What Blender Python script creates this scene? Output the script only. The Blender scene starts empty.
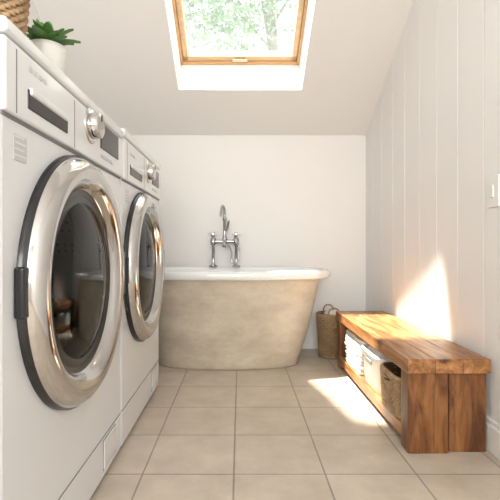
import bpy, bmesh, math, random
from mathutils import Vector, Matrix
random.seed(4)
S = bpy.context.scene
COL = S.collection
# ------------------------------------------------------------------ materials
def mat(name, color=(.8,.8,.8), rough=.5, metal=0.0, noise=None, bump=0, bscale=60, spec=.5, coat=0):
    m = bpy.data.materials.new(name); m.use_nodes = True
    nt = m.node_tree; b = nt.nodes['Principled BSDF']
    b.inputs['Base Color'].default_value = (*color,1)
    b.inputs['Roughness'].default_value = rough
    b.inputs['Metallic'].default_value = metal
    b.inputs['Specular IOR Level'].default_value = spec
    b.inputs['Coat Weight'].default_value = coat
    tc = nt.nodes.new('ShaderNodeTexCoord')
    mp = nt.nodes.new('ShaderNodeMapping'); nt.links.new(tc.outputs['Object'], mp.inputs['Vector'])
    if noise:
        c2, sc, stretch = noise
        mp.inputs['Scale'].default_value = stretch
        n = nt.nodes.new('ShaderNodeTexNoise'); n.inputs['Scale'].default_value = sc
        n.inputs['Detail'].default_value = 10; n.inputs['Roughness'].default_value=.68
        nt.links.new(mp.outputs[0], n.inputs['Vector'])
        r = nt.nodes.new('ShaderNodeValToRGB')
        r.color_ramp.elements[0].position=.33; r.color_ramp.elements[1].position=.67
        r.color_ramp.elements[0].color=(*color,1); r.color_ramp.elements[1].color=(*c2,1)
        nt.links.new(n.outputs['Fac'], r.inputs[0]); nt.links.new(r.outputs[0], b.inputs['Base Color'])
    if bump:
        n2 = nt.nodes.new('ShaderNodeTexNoise'); n2.inputs['Scale'].default_value=bscale
        n2.inputs['Detail'].default_value=6
        nt.links.new(tc.outputs['Object'], n2.inputs['Vector'])
        bp = nt.nodes.new('ShaderNodeBump'); bp.inputs['Strength'].default_value=bump
        bp.inputs['Distance'].default_value=.01
        nt.links.new(n2.outputs['Fac'], bp.inputs['Height']); nt.links.new(bp.outputs[0], b.inputs['Normal'])
    return m

M_wall = mat('wall_paint',(.88,.87,.85),.45,noise=((.86,.85,.83),1.2,(1,1,1)),bump=.03,bscale=40)
M_ceil = mat('ceiling_paint',(.89,.875,.85),.8,bump=.03,bscale=80)
M_trim = mat('trim_paint',(.86,.85,.83),.4)
M_white = mat('washer_enamel',(.73,.745,.77),.28,coat=.2)
M_panel = mat('washer_fascia',(.77,.785,.81),.25,coat=.2)
M_seam = mat('seam_grey',(.20,.20,.21),.6)
M_black = mat('black_plastic',(.015,.015,.017),.22)
M_rub = mat('grey_rubber',(.07,.07,.075),.55)
M_chrome = mat('brushed_chrome',(.60,.59,.58),.10,1.0)
M_chromeb = mat('tap_chrome',(.46,.46,.47),.12,1.0)
M_lab = mat('label_grey',(.55,.56,.57),.5)
M_enam = mat('tub_enamel',(.86,.89,.88),.15,coat=.5)
M_pat = mat('tub_patina',(.47,.405,.31),.5,.05,noise=((.67,.60,.49),4.5,(1,1,2.0)),bump=.18,bscale=22)
M_wick = mat('wicker',(.26,.15,.07),.7,noise=((.56,.39,.22),14,(1,1,1)),bump=.3,bscale=200)
M_wick2 = mat('wicker_dark',(.20,.12,.06),.75,noise=((.45,.30,.17),14,(1,1,1)),bump=.3,bscale=200)
M_liner = mat('basket_inside',(.10,.06,.03),.9)
M_towel = mat('towel_cotton',(.88,.88,.87),.95,bump=.6,bscale=260)
M_pot = mat('ceramic_pot',(.78,.76,.72),.35,bump=.05)
M_leaf = mat('leaf',(.05,.15,.03),.4,noise=((.13,.30,.07),10,(1,1,1)))
M_soil = mat('soil',(.04,.025,.015),.95,bump=.8,bscale=80)
M_bin = mat('white_bin',(.88,.88,.88),.5,bump=.1,bscale=120)
M_brass = mat('handle_metal',(.75,.66,.5),.3,1.0)
M_bark = mat('bark',(.45,.43,.40),.9,bump=.5)
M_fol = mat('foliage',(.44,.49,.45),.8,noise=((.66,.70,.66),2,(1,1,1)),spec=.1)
M_grass = mat('grass',(.10,.18,.05),.9)
M_pine = mat('pine_frame',(.60,.35,.16),.4,noise=((.72,.46,.24),6,(1,6,6)))
M_pine2 = mat('pine_sash',(.68,.47,.27),.4,noise=((.80,.60,.39),6,(1,6,6)))

def wood(name, stretch, cols):
    m = bpy.data.materials.new(name); m.use_nodes=True; nt=m.node_tree; b=nt.nodes['Principled BSDF']
    tc=nt.nodes.new('ShaderNodeTexCoord'); mp=nt.nodes.new('ShaderNodeMapping'); mp.inputs['Scale'].default_value=stretch
    nt.links.new(tc.outputs['Object'],mp.inputs[0])
    n=nt.nodes.new('ShaderNodeTexNoise'); n.inputs['Scale'].default_value=10; n.inputs['Detail'].default_value=10
    n.inputs['Roughness'].default_value=.65; n.inputs['Distortion'].default_value=1.2
    nt.links.new(mp.outputs[0],n.inputs['Vector'])
    r=nt.nodes.new('ShaderNodeValToRGB'); e=r.color_ramp.elements
    e[0].position=.33; e[0].color=(*cols[0],1); e[1].position=.68; e[1].color=(*cols[2],1)
    k=e.new(.5); k.color=(*cols[1],1)
    nt.links.new(n.outputs['Fac'],r.inputs[0])
    v=nt.nodes.new('ShaderNodeTexVoronoi'); v.inputs['Scale'].default_value=6.5
    mp2=nt.nodes.new('ShaderNodeMapping'); mp2.inputs['Scale'].default_value=tuple(max(.55,s*.5) if s<1 else 1 for s in stretch)
    nt.links.new(tc.outputs['Object'],mp2.inputs[0]); nt.links.new(mp2.outputs[0],v.inputs['Vector'])
    r2=nt.nodes.new('ShaderNodeValToRGB'); r2.color_ramp.elements[0].position=.05; r2.color_ramp.elements[0].color=(.12,.10,.09,1)
    r2.color_ramp.elements[1].position=.17; r2.color_ramp.elements[1].color=(1,1,1,1)
    nt.links.new(v.outputs['Distance'],r2.inputs[0])
    mx=nt.nodes.new('ShaderNodeMix'); mx.data_type='RGBA'; mx.blend_type='MULTIPLY'; mx.inputs[0].default_value=.85
    nt.links.new(r.outputs[0],mx.inputs[6]); nt.links.new(r2.outputs[0],mx.inputs[7])
    nt.links.new(mx.outputs[2],b.inputs['Base Color'])
    bp=nt.nodes.new('ShaderNodeBump'); bp.inputs['Strength'].default_value=.3; bp.inputs['Distance'].default_value=.004
    nt.links.new(n.outputs['Fac'],bp.inputs['Height']); nt.links.new(bp.outputs[0],b.inputs['Normal'])
    b.inputs['Roughness'].default_value=.36
    return m
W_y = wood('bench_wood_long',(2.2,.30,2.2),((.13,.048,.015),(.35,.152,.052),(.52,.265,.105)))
W_z = wood('bench_wood_upright',(2.2,2.2,.30),((.065,.022,.007),(.20,.078,.023),(.34,.150,.050)))  # darker copy of the bench wood, shade on the legs put into its colour

def tile_mat():
    m=bpy.data.materials.new('floor_tiles'); m.use_nodes=True; nt=m.node_tree; b=nt.nodes['Principled BSDF']
    tc=nt.nodes.new('ShaderNodeTexCoord'); mp=nt.nodes.new('ShaderNodeMapping')
    mp.inputs['Location'].default_value=(.02+3.0, -1.746+6.0, 0)
    nt.links.new(tc.outputs['Object'],mp.inputs[0])
    br=nt.nodes.new('ShaderNodeTexBrick'); br.offset=0; br.squash=1
    br.inputs['Scale'].default_value=1; br.inputs['Brick Width'].default_value=.3; br.inputs['Row Height'].default_value=.3
    br.inputs['Mortar Size'].default_value=.0032; br.inputs['Mortar Smooth'].default_value=.15
    br.inputs['Color1'].default_value=(.62,.55,.46,1); br.inputs['Color2'].default_value=(.565,.495,.405,1)
    br.inputs['Mortar'].default_value=(.33,.29,.245,1)
    nt.links.new(mp.outputs[0],br.inputs['Vector'])
    n=nt.nodes.new('ShaderNodeTexNoise'); n.inputs['Scale'].default_value=6; n.inputs['Detail'].default_value=10
    n.inputs['Roughness'].default_value=.65
    nt.links.new(tc.outputs['Object'],n.inputs['Vector'])
    r=nt.nodes.new('ShaderNodeValToRGB'); r.color_ramp.elements[0].position=.3; r.color_ramp.elements[0].color=(.84,.82,.80,1)
    r.color_ramp.elements[1].position=.7; r.color_ramp.elements[1].color=(1.1,1.09,1.08,1)
    nt.links.new(n.outputs['Fac'],r.inputs[0])
    mx=nt.nodes.new('ShaderNodeMix'); mx.data_type='RGBA'; mx.blend_type='MULTIPLY'; mx.inputs[0].default_value=1
    nt.links.new(br.outputs['Color'],mx.inputs[6]); nt.links.new(r.outputs[0],mx.inputs[7]); nt.links.new(mx.outputs[2],b.inputs['Base Color'])
    inv=nt.nodes.new('ShaderNodeMath'); inv.operation='SUBTRACT'; inv.inputs[0].default_value=1; nt.links.new(br.outputs['Fac'],inv.inputs[1])
    bp=nt.nodes.new('ShaderNodeBump'); bp.inputs['Strength'].default_value=.4; bp.inputs['Distance'].default_value=.003
    nt.links.new(inv.outputs[0],bp.inputs['Height']); nt.links.new(bp.outputs[0],b.inputs['Normal'])
    b.inputs['Roughness'].default_value=.36
    return m
M_floor=tile_mat()

def glass(name, tint, gl):
    m=bpy.data.materials.new(name); m.use_nodes=True; nt=m.node_tree
    for n in list(nt.nodes):
        if n.type!='OUTPUT_MATERIAL': nt.nodes.remove(n)
    o=[n for n in nt.nodes if n.type=='OUTPUT_MATERIAL'][0]
    t=nt.nodes.new('ShaderNodeBsdfTransparent'); t.inputs[0].default_value=(*tint,1)
    g=nt.nodes.new('ShaderNodeBsdfGlossy'); g.inputs['Roughness'].default_value=.03
    mx=nt.nodes.new('ShaderNodeMixShader')
    if gl is None:
        f=nt.nodes.new('ShaderNodeFresnel'); f.inputs[0].default_value=1.3; nt.links.new(f.outputs[0],mx.inputs[0])
    else: mx.inputs[0].default_value=gl
    nt.links.new(t.outputs[0],mx.inputs[1]); nt.links.new(g.outputs[0],mx.inputs[2]); nt.links.new(mx.outputs[0],o.inputs[0])
    return m
M_glass=glass('window_glass',(.97,.98,.98),.04)
M_dglass=glass('door_glass',(.36,.37,.38),None)
M_bowl=glass('door_bowl_glass',(.75,.76,.77),.03)

def drum_mat():
    m=mat('drum_steel',(.45,.45,.46),.3,1.0); nt=m.node_tree; b=nt.nodes['Principled BSDF']
    tc=nt.nodes.new('ShaderNodeTexCoord'); v=nt.nodes.new('ShaderNodeTexVoronoi'); v.inputs['Scale'].default_value=45
    v.inputs['Randomness'].default_value=.0
    nt.links.new(tc.outputs['Object'],v.inputs['Vector'])
    r=nt.nodes.new('ShaderNodeValToRGB'); r.color_ramp.elements[0].position=.25; r.color_ramp.elements[0].color=(.01,.01,.01,1)
    r.color_ramp.elements[1].position=.32; r.color_ramp.elements[1].color=(.6,.6,.61,1)
    nt.links.new(v.outputs['Distance'],r.inputs[0]); nt.links.new(r.outputs[0],b.inputs['Base Color'])
    return m
M_drum=drum_mat()

# ------------------------------------------------------------------ mesh helpers
def finish(name, bm, mats, parent=None, smooth=False):
    me=bpy.data.meshes.new(name); bm.normal_update(); bm.to_mesh(me); bm.free()
    for m in (mats if isinstance(mats,(list,tuple)) else [mats]): me.materials.append(m)
    if smooth:
        for p in me.polygons: p.use_smooth=True
    ob=bpy.data.objects.new(name,me); COL.objects.link(ob)
    if parent: ob.parent=parent
    return ob
def empty(name, loc=(0,0,0)):
    e=bpy.data.objects.new(name,None); COL.objects.link(e); e.empty_display_size=.05; return e
def add_box(bm, lo, hi, bevel=0, seg=2, mi=0):
    c=[(lo[i]+hi[i])/2 for i in range(3)]; s=[hi[i]-lo[i] for i in range(3)]
    r=bmesh.ops.create_cube(bm,size=1,matrix=Matrix.Translation(c)@Matrix.Diagonal((*s,1)))
    vs=r['verts']; fs=set(f for v in vs for f in v.link_faces)
    for f in fs: f.material_index=mi
    if bevel:
        es=set(e for v in vs for e in v.link_edges)
        bmesh.ops.bevel(bm,geom=list(es),offset=bevel,segments=seg,affect='EDGES',profile=.5)
def box(name, lo, hi, m, bevel=0, parent=None, seg=2):
    bm=bmesh.new(); add_box(bm,lo,hi,bevel,seg); return finish(name,bm,m,parent)
def boxes(name, lst, m, bevel=0, parent=None, seg=2):
    bm=bmesh.new()
    for lo,hi in lst: add_box(bm,lo,hi,bevel,seg)
    return finish(name,bm,m,parent)
def loft(name, rings, mats, parent=None, cap0=False, cap1=False, mis=None, smooth=True):
    bm=bmesh.new(); R=[[bm.verts.new(p) for p in r] for r in rings]; n=len(R[0])
    for k in range(len(R)-1):
        for i in range(n):
            f=bm.faces.new((R[k][i],R[k][(i+1)%n],R[k+1][(i+1)%n],R[k+1][i])); f.smooth=smooth
            if mis: f.material_index=mis[k]
    if cap0: bm.faces.new(R[0][::-1])
    if cap1:
        f=bm.faces.new(R[-1]); f.material_index = mis[-1] if mis else 0
    bmesh.ops.recalc_face_normals(bm,faces=bm.faces)
    return finish(name,bm,mats,parent)
def lathe_x(name, prof, cy, cz, mats, parent=None, mis=None, n=96, cap1=False):
    return loft(name,[[(x,cy+r*math.cos(t*2*math.pi/n),cz+r*math.sin(t*2*math.pi/n)) for t in range(n)] for r,x in prof],mats,parent,mis=mis,cap1=cap1)
def lathe_z(name, prof, cx, cy, mats, parent=None, mis=None, n=48, cap0=False, cap1=False):
    return loft(name,[[(cx+r*math.cos(t*2*math.pi/n),cy+r*math.sin(t*2*math.pi/n),z) for t in range(n)] for r,z in prof],mats,parent,mis=mis,cap0=cap0,cap1=cap1)
def tube(name, pts, r, m, parent=None, cyclic=False, smooth=True):
    cu=bpy.data.curves.new(name,'CURVE'); cu.dimensions='3D'; cu.bevel_depth=r; cu.bevel_resolution=5; cu.use_fill_caps=True
    if smooth:
        sp=cu.splines.new('NURBS'); sp.points.add(len(pts)-1)
        for i,p in enumerate(pts): sp.points[i].co=(*p,1)
        sp.order_u=3; sp.use_endpoint_u=not cyclic; sp.use_cyclic_u=cyclic; sp.resolution_u=8
    else:
        sp=cu.splines.new('POLY'); sp.points.add(len(pts)-1)
        for i,p in enumerate(pts): sp.points[i].co=(*p,1)
        sp.use_cyclic_u=cyclic
    cu.materials.append(m)
    o=bpy.data.objects.new(name,cu); COL.objects.link(o)
    me=bpy.data.meshes.new_from_object(o.evaluated_get(bpy.context.evaluated_depsgraph_get()))
    bpy.data.objects.remove(o)
    for p in me.polygons: p.use_smooth=True
    if not me.materials: me.materials.append(m)
    o=bpy.data.objects.new(name,me); COL.objects.link(o)
    if parent: o.parent=parent
    return o

# ------------------------------------------------------------------ room
XL,XR,YB,YF=-1.10,.925,3.22,-2.0
SL=.56; ZB=1.56; ZF=2.5
YA=YB-(ZF-ZB)/SL
box('floor',(XL-.1,YF-.1,-.06),(XR+.1,YB+.1,0),M_floor)
box('wall_left',(XL-.1,YF-.1,0),(XL,YB+.1,2.9),M_wall)
# right wall with vertical boards
bm=bmesh.new(); add_box(bm,(XR+.006,YF-.1,0),(XR+.1,YB+.1,2.9))
y=YB-.16
pos=[YB]
while y>YF-.2: pos.append(y); y-=.20
for a,b in zip(pos[1:],pos[:-1]): add_box(bm,(XR-.004,a+.0017,.0),(XR+.02,b-.0017,2.8),.002,1)
finish('wall_right',bm,M_wall)
box('wall_back',(XL,YB,0),(XR,YB+.1,1.80),M_wall)
# wall behind the camera; window opening added to hold the fill light
wy0,wy1=YF-.1,YF
boxes('wall_front',[((XL,wy0,0),(XR,wy1,.8)),((XL,wy0,2.1),(XR,wy1,2.9)),((XL,wy0,.8),(-.85,wy1,2.1)),((.68,wy0,.8),(XR,wy1,2.1))],M_wall)
fill_frame=empty('fill_light_frame')  # unseen window frame, added around the fill light
boxes('frame',[((-.85,wy0,.8),(-.80,wy1+.01,2.1)),((.63,wy0,.8),(.68,wy1+.01,2.1)),((-.85,wy0,.8),(.68,wy1+.01,.85)),((-.85,wy0,2.05),(.68,wy1+.01,2.1)),((-.11,wy0,.85),(-.06,wy1+.01,2.05))],M_trim,.004,fill_frame)

# sloped ceiling slab with skylight well
cs=1/math.sqrt(1+SL*SL); sn=SL*cs
O=Vector((0,YB,ZB)); U=Vector((1,0,0)); V=Vector((0,-cs,sn)); N=Vector((0,sn,cs))
def add_sbox(bm,lo,hi,bevel=0,mi=0):
    M=Matrix(((U.x,V.x,N.x,O.x),(U.y,V.y,N.y,O.y),(U.z,V.z,N.z,O.z),(0,0,0,1)))
    b2=bmesh.new(); add_box(b2,lo,hi,bevel,2,mi)
    b2.transform(M); me=bpy.data.meshes.new('t'); b2.to_mesh(me); b2.free(); bm.from_mesh(me); bpy.data.meshes.remove(me)
def sboxes(name,l,m,bevel=0,parent=None):
    bm=bmesh.new()
    for lo,hi in l: add_sbox(bm,lo,hi,bevel)
    bmesh.ops.recalc_face_normals(bm,faces=bm.faces)
    return finish(name,bm,m,parent)
v0=(YB-2.857)/cs; v1=(YB-2.12)/cs; hw=.40; D=.27
VT=(YB-YA)/cs+.12
sboxes('ceiling',[((XL-.02,-.25,0),(XR+.02,v0,D)),((XL-.02,v1,0),(XR+.02,VT,D)),((XL-.02,v0,0),(-hw,v1,D)),((hw,v0,0),(XR+.02,v1,D))],M_ceil)
box('ceiling_flat',(XL-.02,YF-.1,ZF),(XR+.02,YA+.02,ZF+.3),M_ceil)
sk=empty('window_1')
def sframe(n0,n1,g,w,m,nm):
    a=-hw+g;b=hw-g;c=v0+g;d=v1-g
    return sboxes(nm,[((a,c,n0),(b,c+w,n1)),((a,d-w,n0),(b,d,n1)),((a,c,n0),(a+w,d,n1)),((b-w,c,n0),(b,d,n1))],m,.003,sk)
sframe(D-.03,D+.07,0,.016,M_pine,'outer_frame')
sframe(D-.01,D+.05,.018,.034,M_pine2,'sash')
sboxes('glass',[((-hw+.045,v0+.045,D+.018),(hw-.045,v1-.045,D+.024))],M_glass,0,sk)
sboxes('handle',[((-.05,v0+.026,D-.035),(.05,v0+.044,D-.025)),((-.045,v0+.028,D-.03),(-.03,v0+.042,D-.005)),((.03,v0+.028,D-.03),(.045,v0+.042,D-.005))],M_brass,.003,sk)
boxes('baseboard_right',[((XR-.020,YF,0),(XR-.003,YB,.10)),((XR-.013,YF,.10),(XR-.003,YB,.118))],M_trim,.004)
box('baseboard_back',(XL,YB-.016,0),(XR-.02,YB-.001,.10),M_trim,.004)
ls=empty('light_switch')
box('plate',(XR-.012,1.555,.89),(XR-.004,1.63,1.005),M_trim,.003,ls)
box('rocker',(XR-.017,1.582,.925),(XR-.011,1.603,.97),M_trim,.002,ls)

# ------------------------------------------------------------------ washing machines
FX=-.43
def washer(name,y0,y1,zt,dy,dz=.66):
    E=empty(name)
    bod=box('cabinet',(-1.05,y0,.015),(FX,y1,zt-.03),M_white,.012,E,3)
    bm=bmesh.new(); bmesh.ops.create_cone(bm,cap_ends=True,segments=96,radius1=.262,radius2=.262,depth=1.1,matrix=Matrix.Translation((FX,dy,dz))@Matrix.Rotation(math.pi/2,4,'Y'))
    cut=finish('cut',bm,M_white)
    md=bod.modifiers.new('b','BOOLEAN'); md.object=cut; md.operation='DIFFERENCE'; md.solver='EXACT'
    dg=bpy.context.evaluated_depsgraph_get(); dg.update()
    me=bpy.data.meshes.new_from_object(bod.evaluated_get(dg)); bod.modifiers.clear(); bod.data=me
    bpy.data.objects.remove(cut)
    # lid, fascia
    box('lid',(-1.055,y0,zt-.03),(FX+.012,y1,zt),M_panel,.008,E,3)
    box('fascia',(FX-.01,y0+.002,.995),(FX+.010,y1-.002,zt-.034),M_panel,.006,E,3)
    box('fascia_seam',(FX-.01,y0+.006,.988),(FX+.002,y1-.006,.996),M_seam,0,E)
    # drawer
    a=y0+.04; b=a+.29
    boxes('drawer_seam',[((FX+.008,a,1.0),(FX+.0108,a+.003,zt-.045)),((FX+.008,b,1.0),(FX+.0108,b+.003,zt-.045))],M_seam,0,E)
    box('drawer_handle',(FX+.004,a+.045,1.022),(FX+.0125,b-.045,1.062),M_black,.003,E)
    box('drawer_grip',(FX+.008,a+.05,1.050),(FX+.017,b-.05,1.066),M_panel,.004,E)
    boxes('drawer_text',[((FX+.009,a+.05+i*.022,1.098),(FX+.0112,a+.064+i*.022,1.108)) for i in range(4)],M_lab,0,E)
    # knob
    ky=y0+.56*(y1-y0)+.005; kz=1.088
    lathe_x('knob_ring',[(.050,FX+.008),(.050,FX+.012),(.045,FX+.015),(.03,FX+.015)],ky,kz,M_chrome,E,n=48)
    lathe_x('knob',[(.036,FX+.012),(.036,FX+.034),(.033,FX+.040),(.027,FX+.042),(.0005,FX+.040)],ky,kz,M_chrome,E,n=48,cap1=True)
    box('knob_mark',(FX+.038,ky-.002,kz+.012),(FX+.0435,ky+.002,kz+.030),M_black,0,E)
    # display
    box('display',(FX+.006,ky+.085,1.045),(FX+.0125,y1-.07,1.125),M_black,.003,E)
    boxes('buttons',[((FX+.008,ky+.09+i*.032,1.018),(FX+.013,ky+.11+i*.032,1.028)) for i in range(4)],M_lab,.001,E)
    # door
    prof=[(.324,FX-.002),(.324,FX+.014),(.318,FX+.018),
          (.317,FX+.024),(.308,FX+.038),(.294,FX+.047),(.276,FX+.048),(.256,FX+.040),(.243,FX+.026),(.238,FX+.016),
          (.222,FX+.013),(.208,FX+.020),(.196,FX+.008)]
    mis=[1,1,0,0,0,0,0,0,0,1,1,1]
    lathe_x('door_ring',prof,dy,dz,[M_chrome,M_black],E,mis)
    lathe_x('door_glass',[(.206,FX+.014),(.18,FX+.022),(.14,FX+.029),(.09,FX+.033),(.04,FX+.035),(.001,FX+.036)],dy,dz,M_dglass,E)
    lathe_x('glass_bowl',[(.196,FX+.004),(.19,FX-.05),(.17,FX-.09),(.12,FX-.115),(.06,FX-.12),(.001,FX-.122)],dy,dz,M_bowl,E)
    lathe_x('gasket',[(.262,FX+.002),(.245,FX-.02),(.225,FX-.04),(.215,FX-.07),(.235,FX-.08)],dy,dz,M_rub,E)
    lathe_x('drum',[(.225,FX-.07),(.250,FX-.09),(.250,FX-.50),(.24,FX-.53),(.05,FX-.53),(.001,FX-.53)],dy,dz,M_drum,E)
    for k in range(3):
        t=k*2.094+.5
        bm=bmesh.new(); add_box(bm,(FX-.48,-.02,-.25),(FX-.12,.02,-.20),.012,3)
        bm.transform(Matrix.Translation((0,dy,dz))@Matrix.Rotation(t,4,'X')); finish('drum_paddle_%d'%(k+1),bm,M_rub,E)
    box('door_handle',(FX+.018,dy+.262,dz-.075),(FX+.046,dy+.316,dz+.075),M_black,.010,E,3)
    box('door_hinge',(FX,dy-.333,dz-.05),(FX+.022,dy-.306,dz+.05),M_black,.006,E,3)
    # kick panel & filter flap
    box('kick_seam',(FX-.004,y0+.004,.148),(FX+.0012,y1-.004,.151),M_seam,0,E)
    fy=y1-.20
    boxes('filter_flap',[((FX-.002,fy,.045),(FX+.004,fy+.13,.135))],M_panel,.003,E)
    box('filter_seam',(FX-.002,fy-.003,.042),(FX+.0012,fy+.133,.138),M_seam,0,E)
    box('label',(FX-.001,y0+.05,.915),(FX+.0012,y0+.10,.965),M_lab,0,E)
    boxes('label_text',[((FX-.001,y0+.054,.923+i*.012),(FX+.0016,y0+.096-.006*(i%2),.927+i*.012)) for i in range(4)],M_white,0,E)
    for k,(fx,fyy) in enumerate([(-.50,y0+.07),(-.50,y1-.07),(-.98,y0+.07),(-.98,y1-.07)]):
        lathe_z('foot_%d'%(k+1),[(.025,0),(.025,.018)],fx,fyy,M_black,E,n=24,cap0=True,cap1=True)
    return E
washer('washing_machine',.785,1.585,1.165,1.165)
washer('washing_machine.001',1.597,2.336,1.18,1.935)

# ------------------------------------------------------------------ bathtub
def sup(cx,cy,a,b,z,n=96,e=2.5):
    out=[]
    for i in range(n):
        t=2*math.pi*i/n; c,s=math.cos(t),math.sin(t)
        out.append((cx+a*math.copysign(abs(c)**(2/e),c), cy+b*math.copysign(abs(s)**(2/e),s), z))
    return out
TX,TY=-.08,2.870
tub=empty('bathtub')
pr=[(0,.452,.214),(.012,.456,.218),(.03,.458,.220),(.08,.475,.228),(.16,.502,.240),(.25,.528,.252),(.35,.552,.265),(.45,.573,.275),(.52,.586,.281),(.545,.592,.284),(.552,.600,.286)]
loft('tub_body',[sup(TX,TY,a,b,z) for z,a,b in pr],M_pat,tub,cap0=True)
rim=[(.551,.590,.280),(.546,.622,.292),(.548,.645,.304),(.558,.659,.312),(.574,.665,.315),(.590,.661,.312),(.600,.648,.303),(.603,.630,.291),(.597,.612,.279),(.575,.594,.266),(.45,.557,.243),(.30,.505,.215),(.18,.45,.18),(.13,.38,.14),(.115,.25,.09),(.112,.02,.01)]
loft('tub_enamel',[sup(TX,TY,a,b,z) for z,a,b in rim],M_enam,tub,cap1=True)
lathe_z('drain',[(.03,.114),(.03,.118),(.02,.119),(.001,.117)],TX,TY,M_chromeb,tub,n=24)

fa=empty('bath_faucet'); fx,fyy=-.11,3.150
for s in(-1,1):
    px=fx+s*.082
    lathe_z('flange_%d'%(s+2),[(.030,.604),(.030,.609),(.016,.616),(.011,.63),(.011,.755),(.020,.76),(.022,.775),(.022,.80),(.014,.81),(.010,.83)],px,fyy,M_chromeb,fa,n=24,cap0=True,cap1=True)
    tube('handle_cross_a_%d'%(s+2),[(px-.032,fyy,.835),(px+.032,fyy,.835)],.0065,M_chromeb,fa,smooth=False)
    tube('handle_cross_b_%d'%(s+2),[(px,fyy-.032,.835),(px,fyy+.032,.835)],.0065,M_chromeb,fa,smooth=False)
    lathe_z('handle_cap_%d'%(s+2),[(.012,.825),(.014,.838),(.010,.848),(.001,.850)],px,fyy,M_chromeb,fa,n=20)
tube('crossbar',[(fx-.082,fyy,.782),(fx+.082,fyy,.782)],.014,M_chromeb,fa,smooth=False)
lathe_z('riser_base',[(.02,.765),(.022,.79),(.016,.81),(.011,.83),(.011,.93),(.016,.935),(.016,.95),(.009,.96)],fx,fyy,M_chromeb,fa,n=24,cap0=True,cap1=True)
tube('gooseneck',[(fx,fyy,.95),(fx,fyy,1.0),(fx-.004,fyy-.02,1.03),(fx-.014,fyy-.06,1.035),(fx-.022,fyy-.09,1.0),(fx-.024,fyy-.095,.955)],.009,M_chromeb,fa)
tube('spout',[(fx,fyy,.782),(fx,fyy-.05,.785),(fx,fyy-.09,.78),(fx,fyy-.105,.745)],.012,M_chromeb,fa)
tube('hand_shower',[(fx+.012,fyy-.02,.86),(fx+.028,fyy-.04,.90),(fx+.03,fyy-.06,.925)],.009,M_chromeb,fa)
tube('hose',[(fx+.02,fyy-.02,.77),(fx+.055,fyy-.045,.72),(fx+.045,fyy-.06,.65),(fx+.07,fyy-.06,.62),(fx+.10,fyy-.05,.64),(fx+.105,fyy-.04,.74),(fx+.085,fyy-.03,.79)],.005,M_chromeb,fa)

# ------------------------------------------------------------------ bench
be=empty('wooden_bench')
bx0,bx1,by0,by1,bz=.600,.900,1.575,2.76,.344
bw=(bx1-bx0)/3
boxes('top',[((bx0+i*bw+.0003,by0,bz-.052),(bx0+(i+1)*bw-.0003,by1,bz)) for i in range(3)],W_y,.003,be)
for k,(a,b) in enumerate(((by0+.012,by0+.085),(by1-.095,by1-.022))):
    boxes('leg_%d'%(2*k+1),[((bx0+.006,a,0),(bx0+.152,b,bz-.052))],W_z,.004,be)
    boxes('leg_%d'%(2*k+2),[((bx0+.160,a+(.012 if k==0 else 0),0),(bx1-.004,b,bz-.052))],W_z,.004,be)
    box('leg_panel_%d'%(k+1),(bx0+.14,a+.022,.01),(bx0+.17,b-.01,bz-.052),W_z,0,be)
boxes('shelf',[((bx0+.02+i*.09,by0+.08,.045),(bx0+.108+i*.09,by1-.09,.078)) for i in range(3)],W_y,.003,be)
box('shelf_rail',(bx0+.008,by0+.08,.030),(bx0+.028,by1-.09,.080),W_y,.003,be)

# ------------------------------------------------------------------ wicker
def wicker(name,cx,cy,z0,a0,b0,a1,b1,h,rows,waves,m,e=2.0,handles=None,amp=.0035,parent=None,tr=None):
    E=empty(name)
    bm=bmesh.new(); nseg=waves*6; tr=tr or h/rows*.55
    for k in range(rows+1):
        f=k/rows; a=a0+(a1-a0)*f; b=b0+(b1-b0)*f; z=z0+tr*1.4+f*(h-2.8*tr); rr=tr*(1.35 if k in(0,rows) else 1)
        am=0 if k in (0,rows) else amp
        prev=None; first=None
        for i in range(nseg):
            t=2*math.pi*i/nseg; c,s=math.cos(t),math.sin(t)
            w=am*math.sin(waves*t+math.pi*k)
            px=math.copysign(abs(c)**(2/e),c); py=math.copysign(abs(s)**(2/e),s)
            d=Vector((px,py,0)).normalized()
            ctr=Vector((cx+px*a,cy+py*b,z))+d*w
            ring=[bm.verts.new(ctr+d*(rr*math.cos(q))+Vector((0,0,rr*math.sin(q)))) for q in [j*math.pi/3 for j in range(6)]]
            if prev:
                for j in range(6): bm.faces.new((prev[j],prev[(j+1)%6],ring[(j+1)%6],ring[j])).smooth=True
            else: first=ring
            prev=ring
        for j in range(6): bm.faces.new((prev[j],prev[(j+1)%6],first[(j+1)%6],first[j])).smooth=True
    bmesh.ops.recalc_face_normals(bm,faces=bm.faces)
    finish('weave',bm,m,E)
    t=.004
    rg=[sup(cx,cy,a0-t,b0-t,z0+.001,64,e),sup(cx,cy,a1-t,b1-t,z0+h-.003,64,e),sup(cx,cy,a1-2*t,b1-2*t,z0+h-.003,64,e),sup(cx,cy,a0-2*t,b0-2*t,z0+.012,64,e)]
    loft('liner',rg,M_liner,E,cap0=True,cap1=True)
    if handles:
        for i,(dx,dy) in enumerate(handles):
            o=Vector((cx+dx*a1,cy+dy*b1,z0+h-.01)); tt=Vector((-dy,dx,0))
            tube('handle_%d'%(i+1),[o-tt*.035,o-tt*.035+Vector((0,0,.03)),o-tt*.015+Vector((0,0,.05)),o+tt*.015+Vector((0,0,.05)),o+tt*.035+Vector((0,0,.03)),o+tt*.035],.005,m,E)
    return E
wicker('wicker_basket',-.570,.985,1.166,.070,.070,.086,.086,.19,19,22,M_wick)
w2=wicker('laundry_basket',.618,2.985,0,.075,.075,.092,.092,.30,22,22,M_wick2,handles=[(0,-1),(0,1)])
w3=wicker('storage_basket',.700,1.800,.079,.090,.118,.095,.125,.165,13,30,M_wick,e=5,amp=.003)
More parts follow.
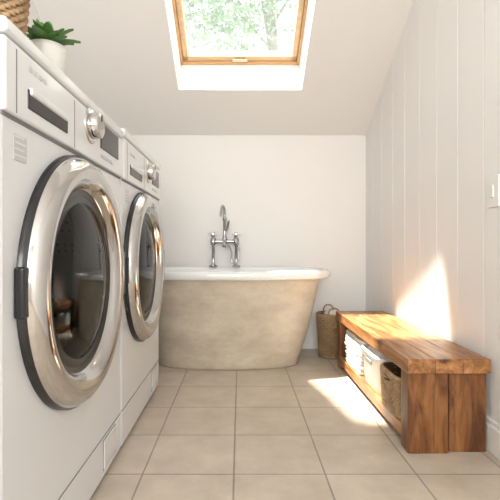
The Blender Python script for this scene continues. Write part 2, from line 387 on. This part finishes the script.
box('cloth',(.618-.045,2.94,.24),(.618+.05,3.03,.315),M_towel,.03,w2,4)
box('grip',(.600,1.770,.198),(.606,1.830,.222),M_liner,.002,w3)

# white storage bin
sb=empty('storage_bin')
def rrect(cx,cy,a,b,z): return sup(cx,cy,a,b,z,64,7)
loft('shell',[rrect(.705,2.085,.086,.128,.080),rrect(.705,2.085,.094,.140,.235),rrect(.705,2.085,.099,.145,.237),rrect(.705,2.085,.099,.145,.252),rrect(.705,2.085,.090,.138,.252),rrect(.705,2.085,.080,.124,.085)],M_bin,sb,cap0=True,cap1=True)
box('handle_slot',(.608,2.045,.196),(.618,2.125,.214),M_seam,.003,sb)
box('bin_cloth',(.63,1.97,.20),(.78,2.19,.265),M_towel,.025,sb,4)
# folded towels
tw=empty('folded_towels')
z=.079
for i in range(4):
    h=.045; off=random.uniform(-.006,.006)
    for j in range(2):
        bm=bmesh.new(); add_box(bm,(.618+off+j*.004,2.27+random.uniform(0,.01),z),(.86+off,2.60-random.uniform(0,.015),z+h*.5),.0095,4)
        bmesh.ops.subdivide_edges(bm,edges=bm.edges[:],cuts=3,use_grid_fill=True)
        for v in bm.verts:
            v.co.z+= .003*math.sin(v.co.y*40+i*2)*(1 if v.co.z>z+.015 else .3); v.co.x+=.004*math.sin(v.co.y*30+i)
        finish('towel_%d_%d'%(i+1,j+1),bm,M_towel,tw,True); z+=h*.5

# ------------------------------------------------------------------ potted plant
pp=empty('potted_plant'); px,py=-.522,1.190
lathe_z('pot',[(.034,1.166),(.038,1.170),(.049,1.275),(.050,1.287),(.046,1.288),(.044,1.274),(.001,1.272)],px,py,[M_pot,M_soil],pp,mis=[0,0,0,0,0,1],n=40,cap0=True)
bm=bmesh.new()
for i in range(24):
    az=i*2.399; L=random.uniform(.055,.09); el=random.uniform(.3,1.4)
    d=Vector((math.cos(az),math.sin(az),0)); sd=Vector((-d.y,d.x,0)); prev=None
    for k in range(8):
        t=k/7; wd=.015*math.sin(math.pi*min(1,.12+t*.88))**.8+.0015
        if k==7: wd=.0005
        p=Vector((px,py,1.270))+d*(L*t*math.cos(el)*(1+.3*t))+Vector((0,0,L*(t*math.sin(el)+.2*t-.55*t*t*math.cos(el))+.015*t))
        r=[bm.verts.new(p-sd*wd+Vector((0,0,.006))),bm.verts.new(p),bm.verts.new(p+sd*wd+Vector((0,0,.006)))]
        if prev:
            for j in range(2): bm.faces.new((prev[j],prev[j+1],r[j+1],r[j])).smooth=True
        prev=r
finish('leaves',bm,M_leaf,pp)

# ------------------------------------------------------------------ outside
box('ground',(-8,3.5,-.08),(8,14,-.01),M_grass)
tr=empty('garden_tree')
tube('trunk',[(.6,8.5,-.01),(.5,8.5,2),(.8,8.4,4),(.4,8.5,6)],.10,M_bark,tr)
for k in range(9):
    a=k*.9; tube('branch_%d'%(k+1),[(.7,8.4,3+k*.35),(.7+1.2*math.cos(a),8.4+.8*math.sin(a),4+k*.35),(.7+2.2*math.cos(a),8.4+1.4*math.sin(a),5+k*.32)],.025,M_bark,tr)
bm=bmesh.new()
cl=[]
for i in range(60):
    u=Vector((random.gauss(0,1),random.gauss(0,1),random.gauss(0,1))).normalized()*random.random()**.4
    cl.append(Vector((.2+u.x*3.0,8.4+u.y*1.8,5.5+u.z*2.0)))
for i in range(8000):
    u=Vector((random.gauss(0,.32),random.gauss(0,.32),random.gauss(0,.26)))
    c=random.choice(cl)+u
    q=Matrix.Rotation(random.random()*6.28,3,Vector((random.random()-.5,random.random()-.5,random.random()-.5)).normalized())
    s=random.uniform(.04,.085)
    vs=[bm.verts.new(c+q@Vector(p)*s) for p in((-1,0,0),(0,-.5,0),(1,0,0),(0,.5,0))]
    bm.faces.new(vs)
finish('canopy',bm,M_fol,tr)

# ------------------------------------------------------------------ light
w=bpy.data.worlds.new('World'); S.world=w; w.use_nodes=True
w.node_tree.nodes['Background'].inputs[0].default_value=(.96,.975,1.0,1); w.node_tree.nodes['Background'].inputs[1].default_value=2.4
sd=bpy.data.lights.new('sun','SUN'); sd.energy=24; sd.angle=math.radians(3.0); sd.color=(1,.93,.82)
so=bpy.data.objects.new('sun',sd); COL.objects.link(so); so.location=(-2,4,6)
so.rotation_euler=Vector((.360,-.18,-1)).to_track_quat('-Z','Y').to_euler()
def area(nm,loc,dir,sx,sy,e,col=(1,1,1),portal=False):
    l=bpy.data.lights.new(nm,'AREA'); l.shape='RECTANGLE'; l.size=sx; l.size_y=sy; l.energy=e; l.color=col
    o=bpy.data.objects.new(nm,l); COL.objects.link(o); o.location=loc; o.rotation_euler=Vector(dir).to_track_quat('-Z','Z').to_euler()
    if portal: l.cycles.is_portal=True
    return o
area('fill_light',(-.085,YF-.06,1.45),(0,1,-.08),1.4,1.15,68,(1,.975,.94))  # added fill lamp, brightens the room from behind the camera
pc=O+V*((v0+v1)/2)+N*(D+.10)
po=area('skylight_portal',pc,-N,.75,(v1-v0),1,portal=True)

# ------------------------------------------------------------------ camera
cd=bpy.data.cameras.new('camera'); cd.sensor_width=36; cd.lens=440/500*36
cd.shift_x=.020; cd.shift_y=-.008; cd.clip_start=.02
co=bpy.data.objects.new('camera',cd); COL.objects.link(co); co.location=(0,0,.75); co.rotation_euler=(math.pi/2,0,0)
S.camera=co
S.view_settings.view_transform='Standard'
